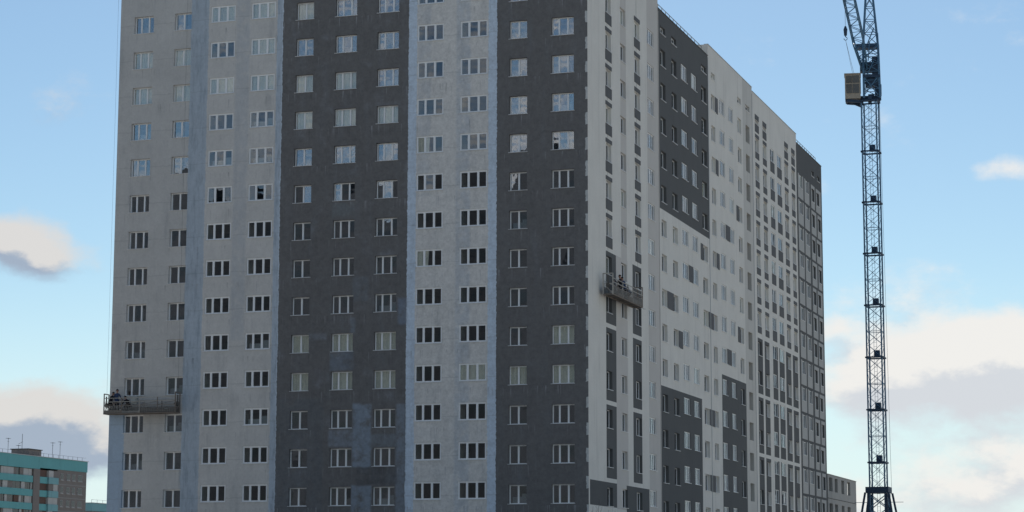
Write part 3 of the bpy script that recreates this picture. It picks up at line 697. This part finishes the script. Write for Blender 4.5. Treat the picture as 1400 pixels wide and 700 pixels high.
# ================================================================== TOWER CRANE
CX, CY = 5.83, 88.0
crane = thing('tower_crane', 'dark blue lattice tower crane standing beyond the far end of the building', 'crane', (CX, CY, 0))
PS = R(-0.8); S = .80        # the mast is turned a little against the view
def cp(x, y, z): return (x*math.cos(PS)-y*math.sin(PS), x*math.sin(PS)+y*math.cos(PS), z)
Z0, Z1 = 12.2, 54.4
for sx_ in (-1, 1):
    for sy_ in (-1, 1): MB().bar(cp(sx_*S, sy_*S, 0), cp(sx_*S, sy_*S, Z1), .145).obj('mast_chord', M['steel_blue'], crane)
RING = [54.5 - 5.615*i for i in range(8)]
lat = MB()
zs = [Z0]
cuts = sorted(RING + [Z1, Z0])
for a, b in zip(cuts, cuts[1:]):
    n = max(1, round((b-a)/1.4))
    for i in range(n):
        z0, z1 = a+(b-a)*i/n, a+(b-a)*(i+1)/n
        for (p, q) in (((-S,-S),(S,-S)), ((S,-S),(S,S)), ((S,S),(-S,S)), ((-S,S),(-S,-S))):
            front = p[1] == q[1] == -S
            lat.bar(cp(*p, z0), cp(*q, z1), .045 if front else .035)
            if p[1] == q[1]: lat.bar(cp(*q, z0), cp(*p, z1), .045 if front else .035)
    zm = (a+b)/2
    if b-a > 3:
        for (p, q) in (((-S,-S),(S,-S)), ((S,-S),(S,S)), ((S,S),(-S,S)), ((-S,S),(-S,-S))): lat.bar(cp(*p, zm), cp(*q, zm), .06)
lo = lat.obj('lattice_brace', M['steel_blue'], crane); lo['kind'] = 'stuff'
lad = MB()
for x in (-.18, .12): lad.bar(cp(x, .1, 2), cp(x, .1, Z1), .035)
z = 2
while z < Z1: lad.bar(cp(-.18, .1, z), cp(.12, .1, z), .025); z += .45
lad.obj('ladder', M['steel_blue'], crane)
for z in RING:
    rg = MB()
    for (p, q) in (((-S,-S),(S,-S)), ((S,-S),(S,S)), ((S,S),(-S,S)), ((-S,S),(-S,-S))):
        p2, q2 = [1.14*c for c in p], [1.14*c for c in q]; rg.bar(cp(*p2, z), cp(*q2, z), .15)
    rg.obj('platform_ring', M['steel_dark'], crane)
    hb = MB(); n0 = len(hb.v); hb.box(-.12, .45, -.35, .3, z+.1, z+.78); hb.v[n0:] = [cp(*v_) for v_ in hb.v[n0:]]; hb.obj('hatch_box', M['steel_dark'], crane)
# base frame, spreader struts and chassis (below the picture)
bf = MB()
n0 = 0; bf.box(-1.22, 1.22, -1.1, 1.1, 11.95, 12.6); bf.v = [cp(*v_) for v_ in bf.v]; bf.obj('base_collar', M['steel_dark'], crane)
for sx_ in (-1, 1):
    for sy_ in (-1, 1):
        MB().bar(cp(sx_*1.25, sy_*1.1, 12.0), cp(sx_*3.0, sy_*2.7, 1.2), .2).obj('base_strut', M['steel_dark'], crane)
        MB().bar(cp(sx_*.95, sy_*.85, 11.9), cp(sx_*1.1, sy_*1.0, 1.2), .26).obj('base_leg', M['steel_dark'], crane)
        bg = MB(); bg.box(-.5, .5, -.22, .22, 0.05, .75); bg.v = [cp(v_[0]+sx_*3.0, v_[1]+sy_*2.7, v_[2]) for v_ in bg.v]; bg.obj('bogie', M['steel_dark'], crane)
ch = MB()
for s_ in (-1, 1): ch.bar(cp(-3.1, s_*2.7, .95), cp(3.1, s_*2.7, .95), .5); ch.bar(cp(s_*3.0, -2.45, .95), cp(s_*3.0, 2.45, .95), .48)
ch.obj('chassis', M['steel_blue'], crane)
lb = MB()
for i in range(7):
    z0, z1 = 1.2+1.52*i, 1.2+1.52*(i+1)
    for (p, q) in (((-1,-.9),(1,-.9)), ((1,-.9),(1,.9)), ((-1,.9),(1,.9)), ((-1,-.9),(-1,.9))): lb.bar(cp(*p, z0), cp(*q, z1), .09); lb.bar(cp(*q, z0), cp(*p, z1), .09)
lb.obj('base_brace', M['steel_blue'], crane)
for s_ in (-1, 1): MB().bar(cp(s_*1.3, 0, 11.0), cp(s_*2.6, 0, 11.0), .05).obj('base_outrigger', M['steel_blue'], crane)

# upper works. u: to the right in the view, w: towards the viewer
UX = Vector((.987, .161, 0)); WY = Vector((.161, -.987, 0))
def cu(u, w, z): v_ = UX*u + WY*w; return (v_.x, v_.y, z)
def px(u, z): return None
slew = MB()
slew.bar(cu(-1.15, 0, 54.75), cu(1.15, 0, 54.75), .4); slew.bar(cu(0, -1.1, 54.75), cu(0, 1.1, 54.75), .4)
slew.bar(cu(-1.0, 0, 55.05), cu(1.0, 0, 55.05), .22); slew.obj('slewing_ring', M['steel_dark'], crane)
# tower head: four chords from the slewing ring up, then tapering to the apex
hc = [(-.62, -.7), (1.12, -.7), (1.12, .7), (-.62, .7)]
hb_ = [cu(u, w, 54.8) for u, w in hc]; hm_ = [cu(u*.93-.03, w*.9, 60.7) for u, w in hc]; ht_ = [cu(.16+.14*(1 if u > 0 else -1), w*.15, 69.5) for u, w in hc]
for a, b, c in zip(hb_, hm_, ht_):
    q = MB(); q.bar(a, b, .22); q.bar(b, c, .2); q.obj('head_chord', M['steel_blue'], crane)
hl = MB()
for lo_, hi_, n in ((hb_, hm_, 6), (hm_, ht_, 6)):
    for i in range(4):
        j = (i+1) % 4
        for k in range(n):
            a0 = Vector(lo_[i]).lerp(Vector(hi_[i]), k/n); a1 = Vector(lo_[i]).lerp(Vector(hi_[i]), (k+1)/n)
            b0 = Vector(lo_[j]).lerp(Vector(hi_[j]), k/n); b1 = Vector(lo_[j]).lerp(Vector(hi_[j]), (k+1)/n)
            hl.bar(a0, b1, .07)
            if k % 2: hl.bar(b0, a1, .06)
            hl.bar(a1, b1, .06)
hl.obj('head_brace', M['steel_blue'], crane)
for (nm, u0, u1, z0, z1, w0, w1) in (('winch_drum', -.45, .95, 56.15, 57.0, -.6, .6), ('machinery_case', -1.0, .35, 57.85, 58.85, -.65, .55), ('motor_case', .30, 1.05, 57.3, 59.4, -.5, .5),
                                     ('machinery_deck', -.66, 1.15, 57.05, 57.35, -.85, .85), ('counter_box', .55, 1.28, 55.2, 56.3, -.5, .5), ('cross_beam', -1.35, 1.08, 60.45, 60.9, -.6, .6)):
    b = MB(); b.box(u0, u1, -w1, -w0, z0, z1); b.v = [cu(v_[0], -v_[1], v_[2]) for v_ in b.v]; b.obj(nm, M['steel_dark'], crane)
ex = MB()
for (u0, z0, u1, z1) in ((-.9, 58.9, .9, 60.5), (-.6, 58.8, -.6, 60.5), (.5, 58.9, -.6, 56.6), (1.1, 59.4, 1.0, 62), (.9, 55.1, -.6, 57.1), (-.6, 55.1, .9, 57.1), (-.1, 58.9, .1, 61), (-.1, 60.9, .6, 62.6)): ex.bar(cu(u0, .75, z0), cu(u1, .75, z1), .1)
ex.obj('tie_bar', M['steel_blue'], crane)
# cab with its bracket
cab_u0, cab_u1, cz0, cz1 = -2.66, -.98, 54.75, 57.45
b = MB(); b.box(cab_u0, cab_u1, -.85, .85, cz0, cz1); b.v = [cu(v_[0], -v_[1], v_[2]) for v_ in b.v]; cabm = b.obj('cab', M['cream'], crane)
for (u0, u1, z0, z1) in ((cab_u0+.14, -1.9, 56.5, 57.3), (-1.82, cab_u1-.14, 56.5, 57.3), (cab_u0+.14, -1.9, 55.35, 56.35), (-1.82, cab_u1-.14, 55.35, 56.35)):
    g = MB(); g.box(u0, u1, -.90, -.853, z0, z1); g.v = [cu(v_[0], -v_[1], v_[2]) for v_ in g.v]; g.obj('cab_window', M['cab_glass'], cabm)
for w_ in (-.6, .5):
    g = MB(); g.box(cab_u1+.003, cab_u1+.04, w_-.3, w_+.3, 55.6, 57.1); g.v = [cu(v_[0], -v_[1], v_[2]) for v_ in g.v]; g.obj('cab_window', M['cab_glass'], cabm)
g = MB(); g.box(cab_u0-.06, cab_u1+.06, -.95, .95, 57.453, 57.56); g.v = [cu(v_[0], -v_[1], v_[2]) for v_ in g.v]; g.obj('cab_roof', M['cream'], cabm)
br = MB(); br.bar(cu(-2.5, .6, 54.58), cu(-.7, .6, 54.4), .30); br.bar(cu(-2.5, -.6, 54.58), cu(-.7, -.6, 54.4), .30); br.bar(cu(-2.1, 0, 54.5), cu(-.8, 0, 53.9), .16); br.bar(cu(-2.5, -.6, 54.6), cu(-2.5, .6, 54.6), .25)
br.obj('cab_bracket', M['steel_dark'], crane)
# jib, luffed steeply up and to the left over the viewer's side
JR, JT = Vector(cu(-.5, .3, 58.2)), Vector(cu(-2.45, 13.5, 65.4))
jd = (JT-JR).normalized(); js = UX.copy(); js = (js - jd*js.dot(jd)).normalized(); jn = jd.cross(js)
jc = []
for (a, b) in ((-1, -1), (1, -1), (1, 1), (-1, 1)):
    p0 = JR + js*.28*a + jn*.25*b; p1 = JR + jd*4.5 + js*.56*a + jn*.5*b; p2 = JT + js*.56*a + jn*.5*b; jc.append((p0, p1, p2))
    q = MB(); q.bar(p0, p1, .13); q.bar(p1, p2, .12); q.obj('jib_chord', M['steel_blue'], crane)
jl = MB()
for (s0, s1, n) in ((0, 1, 6), (1, 2, 11)):
    for i in range(4):
        j = (i+1) % 4
        for k in range(n):
            a0 = jc[i][s0].lerp(jc[i][s1], k/n); a1 = jc[i][s0].lerp(jc[i][s1], (k+1)/n); b0 = jc[j][s0].lerp(jc[j][s1], k/n); b1 = jc[j][s0].lerp(jc[j][s1], (k+1)/n)
            jl.bar(a0, b1, .05) if k % 2 else jl.bar(b0, a1, .05)
            if k % 2 == 0: jl.bar(a0, b0, .05)
jl.obj('jib_brace', M['steel_blue'], crane)
apex = Vector(cu(.16, 0, 69.5))
for s_ in (-.3, .3):
    MB().bar(apex + UX*s_*.4, JT + js*s_, .06, sides=6).obj('pendant_line', M['cable'], crane)
    MB().bar(cu(1.0, s_, 58.0), cu(1.35, s_, 12.6), .03, sides=5).obj('hoist_rope', M['cable'], crane)
# hook block hanging from the jib head, tied back to the cab roof
hk = Vector(cu(-2.35, 13.0, 59.2))
MB().bar(hk + Vector((0, 0, .5)), (hk.x, hk.y, JT.z-.2), .04, sides=5).obj('hook_rope', M['cable'], crane)
hkb = MB(); hkb.bar(hk + Vector((0, 0, .55)), hk + Vector((0, 0, .2)), .16, sides=8, w2=.42); hkb.bar(hk + Vector((0, 0, .2)), hk + Vector((0, 0, -.45)), .42, sides=8, w2=.3); hkb.bar(hk + Vector((0, 0, -.45)), hk + Vector((0, 0, -.6)), .12, sides=8)
hkb.obj('hook_block', M['steel_dark'], crane)
hq = MB(); 
for i in range(7):
    a0, a1 = R(90-40*i), R(90-40*(i+1)); c_ = hk + Vector((0, 0, -.78)); hq.bar(c_ + UX*.17*math.cos(a0) + Vector((0,0,.17*math.sin(a0))), c_ + UX*.17*math.cos(a1) + Vector((0,0,.17*math.sin(a1))), .07, sides=6)
hq.obj('hook', M['steel_dark'], crane)
for s_ in (-.05, .1): MB().bar(hk + Vector((0, 0, -.95)), cu(-1.75+s_, .6, 57.56), .03, sides=5).obj('tie_rope', M['cable'], crane)

# ================================================================== CONCRETE SHELL AT THE FAR END
shell = thing('unfinished_building', 'low raw concrete building shell with empty window openings by the crane', 'building', (0, 90.1, 0))
sm = MB()
hol = [(90.95, 92.9), (94.25, 95.97), (98.3, 100.0), (102.0, 103.9)]
def local(o_): pass
class LMB(MB): pass
def shell_wall():
    u0, u1, v0, v1 = 90.1, 107.75, 0, 14.16
    holes = [(a, b, z-1.5, z, .3) for a, b in hol for z in (13.9, 11.1, 8.3, 5.5)]
    us = sorted({u0, u1} | {h[0] for h in holes} | {h[1] for h in holes}); vz = sorted({v0, v1} | {h[2] for h in holes} | {h[3] for h in holes})
    b = MB()
    for i in range(len(us)-1):
        for j in range(len(vz)-1):
            uc, vc = (us[i]+us[i+1])/2, (vz[j]+vz[j+1])/2
            if any(h[0] < uc < h[1] and h[2] < vc < h[3] for h in holes): continue
            y0, y1 = us[i]-90.1, us[i+1]-90.1
            b.box(-.3, 0, y0, y1, vz[j], vz[j+1])
    return b
shell_wall().obj('wall', M['concrete'], shell)
for z in (11.62, 8.82, 6.02, 3.22):
    MB().box(-12, -.302, .02, 17.2, z-.2, z).obj('floor_slab', M['concrete'], shell); MB().box(-.02, .02, .02, 17.6, z-.03, z+.03).obj('floor_joint', M['roof'], shell)
MB().box(-12, -.302, .02, 17.2, 13.93, 14.1).obj('roof_slab', M['concrete'], shell); MB().box(-12, -3.4, 16.9, 17.34, 11.63, 13.92).obj('inner_wall', M['slab'], shell)
MB().box(-.3, .05, 0.0, 17.65, 14.163, 14.24).obj('parapet_cap', M['concrete'], shell)
MB().box(-12, -3.2, 17.35, 17.645, 0, 14.1).obj('end_wall', M['concrete'], shell); MB().box(-12, -11.7, .02, 17.34, 0, 14.1).obj('rear_wall', M['concrete'], shell)
MB().box(-3.2, -.302, 17.35, 17.645, 0, 11.4).obj('end_wall', M['concrete'], shell)
for y in (3.2, 7.2, 11.0): MB().box(-11.69, -.303, y-.1, y+.1, 0, 14.0).obj('partition', M['concrete'], shell)

# ================================================================== TEAL PANEL BLOCK ON THE LEFT
tb = thing('apartment_building', 'older grey panel block with teal balcony bands and roof aerials', 'apartment building', (-195.5, 225.0, 0))
def tbox(name, y0, y1, z0, z1, x0, x1, m, parent=tb):      # x relative to the front plane, outward +x
    b = MB(); 
    if parent is tb: b.box(x0, x1, y0-225.0, y1-225.0, z0, z1)
    else: b.box(x0, x1, y0, y1, z0, z1)
    return b.obj(name, m, parent)
tbox('wall', 225, 275.7, 0, 26.3, -12, -.9, M['brownclad'])
tbox('panel_wall', 263.6, 275.72, 0, 26.65, -.88, 0, M['panelgrey'])
tbox('roof_band', 225, 256.05, 26.35, 28.9, -12, .25, M['teal']); tbox('roof_band', 256.06, 275.85, 26.66, 28.9, -12, .12, M['teal'])
tbox('roof_edge', 225, 276, 28.903, 29.02, -12.1, .35, M['coping'])
tbox('pier', 253.5, 256.0, 0, 26.34, -.88, .3, M['panelgrey'])
for k in range(10):
    z = 26.3 - 2.8*k
    if z < 3: break
    # loggia glazing on the left face: panes of mixed colour between teal balcony bands
    y = 226.0
    tbox('balcony_band', 225, 253.4, z-2.8, z-1.45, -.85, .2, M['teal'])
    while y < 253.2:
        w = random.choice((.9, 1.4, 1.9, 2.6)); w = min(w, 253.4-y); m = random.choice((M['curtwhite'], M['curtwhite'], M['darkglass'], M['darkglass'], M['brownclad'], M['panelgrey']))
        if w > .3: tbox('glazing', y+.03, y+w-.03, z-1.44, z-.03, -.6, 0 if m is not M['darkglass'] else -.15, m)
        y += w
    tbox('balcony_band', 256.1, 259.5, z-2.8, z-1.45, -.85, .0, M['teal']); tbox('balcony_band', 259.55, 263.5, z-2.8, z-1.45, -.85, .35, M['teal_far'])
    tbox('glazing', 256.3, 258.0, z-1.44, z-.03, -.6, -.1, random.choice((M['curtwhite'], M['panelgrey'], M['brownclad']))); tbox('glazing', 258.05, 259.4, z-1.44, z-.03, -.6, -.2, M['brownclad'])
    tbox('glazing', 259.7, 261.6, z-1.44, z-.03, -.6, .2, random.choice((M['curtwhite'], M['panelgrey']))); tbox('glazing', 261.65, 263.4, z-1.44, z-.03, -.6, .2, random.choice((M['curtwhite'], M['darkglass'], M['panelgrey'])))
    tbox('joint', 263.6, 275.7, z-2.72, z-2.62, .003, .03, M['joint'])
    for (a, b) in ((264.8, 265.95), (267.3, 268.65), (269.6, 270.9), (272.0, 273.9)):
        f = tbox('window', a, b, z-1.75, z-.35, .003, .05, M['joint'])
        g = MB(); g.box(.051, .07, a-225+.1, b-225-.1, z-1.55, z-.42); g.obj('pane', M['darkglass'], f)
        g = MB(); g.box(.04, .16, a-225-.05, b-225+.05, z-1.85, z-1.753); g.obj('sill', M['curtwhite'], f)
hut = tbox('roof_hut', 253.2, 258.4, 29.03, 30.35, -5, -1.0, M['panelgrey']); tbox('roof_hut_cap', 253.0, 258.6, 30.352, 30.5, -5.2, -.8, M['roof'])
for (y, h) in ((243.0, 1.4), (248.6, 3.4), (252.6, 2.2), (266.3, 3.6), (269.4, 4.0)):
    a = MB(); yy = y-225; a.bar((-3, yy, 29.0), (-3, yy, 29.0+h), .09, sides=5)
    if h > 2: 
        a.bar((-3, yy-.55, 28.9+h), (-3, yy+.55, 28.9+h), .06)
        for q in range(3): a.bar((-3.4, yy-.4+.4*q, 28.9+h), (-2.6, yy-.4+.4*q, 28.9+h), .05)
    if h > 3.3: a.bar((-3, yy-.35, 28.3+h), (-3, yy+.35, 28.3+h), .05)
    a.obj('aerial', M['cable'], tb)
a = MB(); a.bar((-3, 254-225, 29), (-3, 254-225, 33.6), .1, sides=5); a.bar((-3, 252.6-225, 31.4), (-3, 254.2-225, 32.0), .06); a.obj('aerial', M['cable'], tb)
for y in range(226, 276, 2): MB().bar((-.2, y-225, 29.0), (-.2, y-225, 29.75), .05).obj('rail_post', M['cable'], tb)
MB().bar((-.2, 1, 29.72), (-.2, 50.6, 29.72), .04).obj('handrail', M['cable'], tb)

# ---- second teal block, farther away, its corner showing beside the end wall
t2 = thing('apartment_building', 'distant low teal roofed block half hidden by the end wall', 'apartment building', (-250, 375.2, 0))
MB().box(-14, 0, .1, 40, 0, 22.4).obj('wall', M['panelgrey'], t2)
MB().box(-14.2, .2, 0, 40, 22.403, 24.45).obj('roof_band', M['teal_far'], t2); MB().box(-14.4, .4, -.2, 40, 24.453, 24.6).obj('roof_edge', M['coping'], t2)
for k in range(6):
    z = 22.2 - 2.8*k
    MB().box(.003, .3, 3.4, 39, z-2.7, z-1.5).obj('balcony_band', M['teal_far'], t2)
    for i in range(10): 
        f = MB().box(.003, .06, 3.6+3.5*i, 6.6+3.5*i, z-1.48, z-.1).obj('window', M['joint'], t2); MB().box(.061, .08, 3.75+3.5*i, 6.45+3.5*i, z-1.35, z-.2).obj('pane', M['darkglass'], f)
for y in range(0, 40, 3): MB().bar((-.2, y+.3, 24.6), (-.2, y+.3, 25.4), .06).obj('rail_post', M['cable'], t2)
MB().bar((-.2, .3, 25.38), (-.2, 39.5, 25.38), .05).obj('handrail', M['cable'], t2)

# ================================================================== BLOCK ACROSS THE YARD (unseen, left of the frame; added so the lower windows reflect dark)
ob = thing('apartment_building', 'unseen dark grey block added across the yard to darken the lower panes', 'apartment building', (-58, -84, 0))
MB().box(-44, -14, -14, 0, 0, 50.4).obj('wall', M['brick'], ob); MB().box(-13.99, 12, -14, 0, 0, 46.9).obj('wall', M['brick'], ob); MB().box(12.01, 34, -14, 0, 0, 49.2).obj('wall', M['brick'], ob)
MB().box(-38, -33, -9, -4, 50.41, 53.2).obj('roof_hut', M['brick'], ob); MB().box(-4, 1, -9, -4, 46.91, 49.6).obj('roof_hut', M['brick'], ob); MB().box(22, 27, -9, -4, 49.21, 52).obj('roof_hut', M['brick'], ob)
ow = MB()
for k in range(16):
    for i in range(25): ow.box(-43+3.1*i, -41.4+3.1*i, .003, .05, 1.4+2.85*k, 2.9+2.85*k)
ow.obj('window', M['darkglass'], ob)['kind'] = 'stuff'

# ================================================================== BARE TREE (only its top twigs reach into the picture)
def bare_tree(label, loc, h, seed):
    rnd = random.Random(seed)
    t = thing('bare_tree', label, 'tree', loc, 'bare trees before the corner')
    tr_, tw = MB(), MB()
    def grow(p, d, ln, w, lvl):
        mb = tr_ if lvl < 2 else tw; n = 3
        for i in range(n):
            d = (d + Vector((rnd.gauss(0, .13), rnd.gauss(0, .13), .08 if lvl else 0))).normalized(); q = p + d*ln/n
            w2 = w*.86; mb.bar(p, q, w, sides=5 if lvl < 2 else 3, w2=w2); p, w = q, w2
            if lvl < 5 and (lvl > 0 or i == n-1 or i == 1):
                for _ in range(2 if lvl < 3 else 1):
                    ax = Vector((rnd.gauss(0, 1), rnd.gauss(0, 1), rnd.uniform(-.1, .5))).normalized(); nd = (d*.75 + ax*.62).normalized()
                    grow(p, nd, ln*rnd.uniform(.55, .74), w*.6, lvl+1)
        if lvl < 5: grow(p, d, ln*.72, w*.9, lvl+1)
    grow(Vector((0, 0, 0)), Vector((0, 0, 1)), h*.34, .2, 0)
    tr_.obj('trunk', M['bark'], t); tw.obj('crown', M['bark'], t)
    return t
bare_tree('bare winter tree whose top twigs cross the foot of the corner', (8.7, -27.5, 0), 6.9, 5)
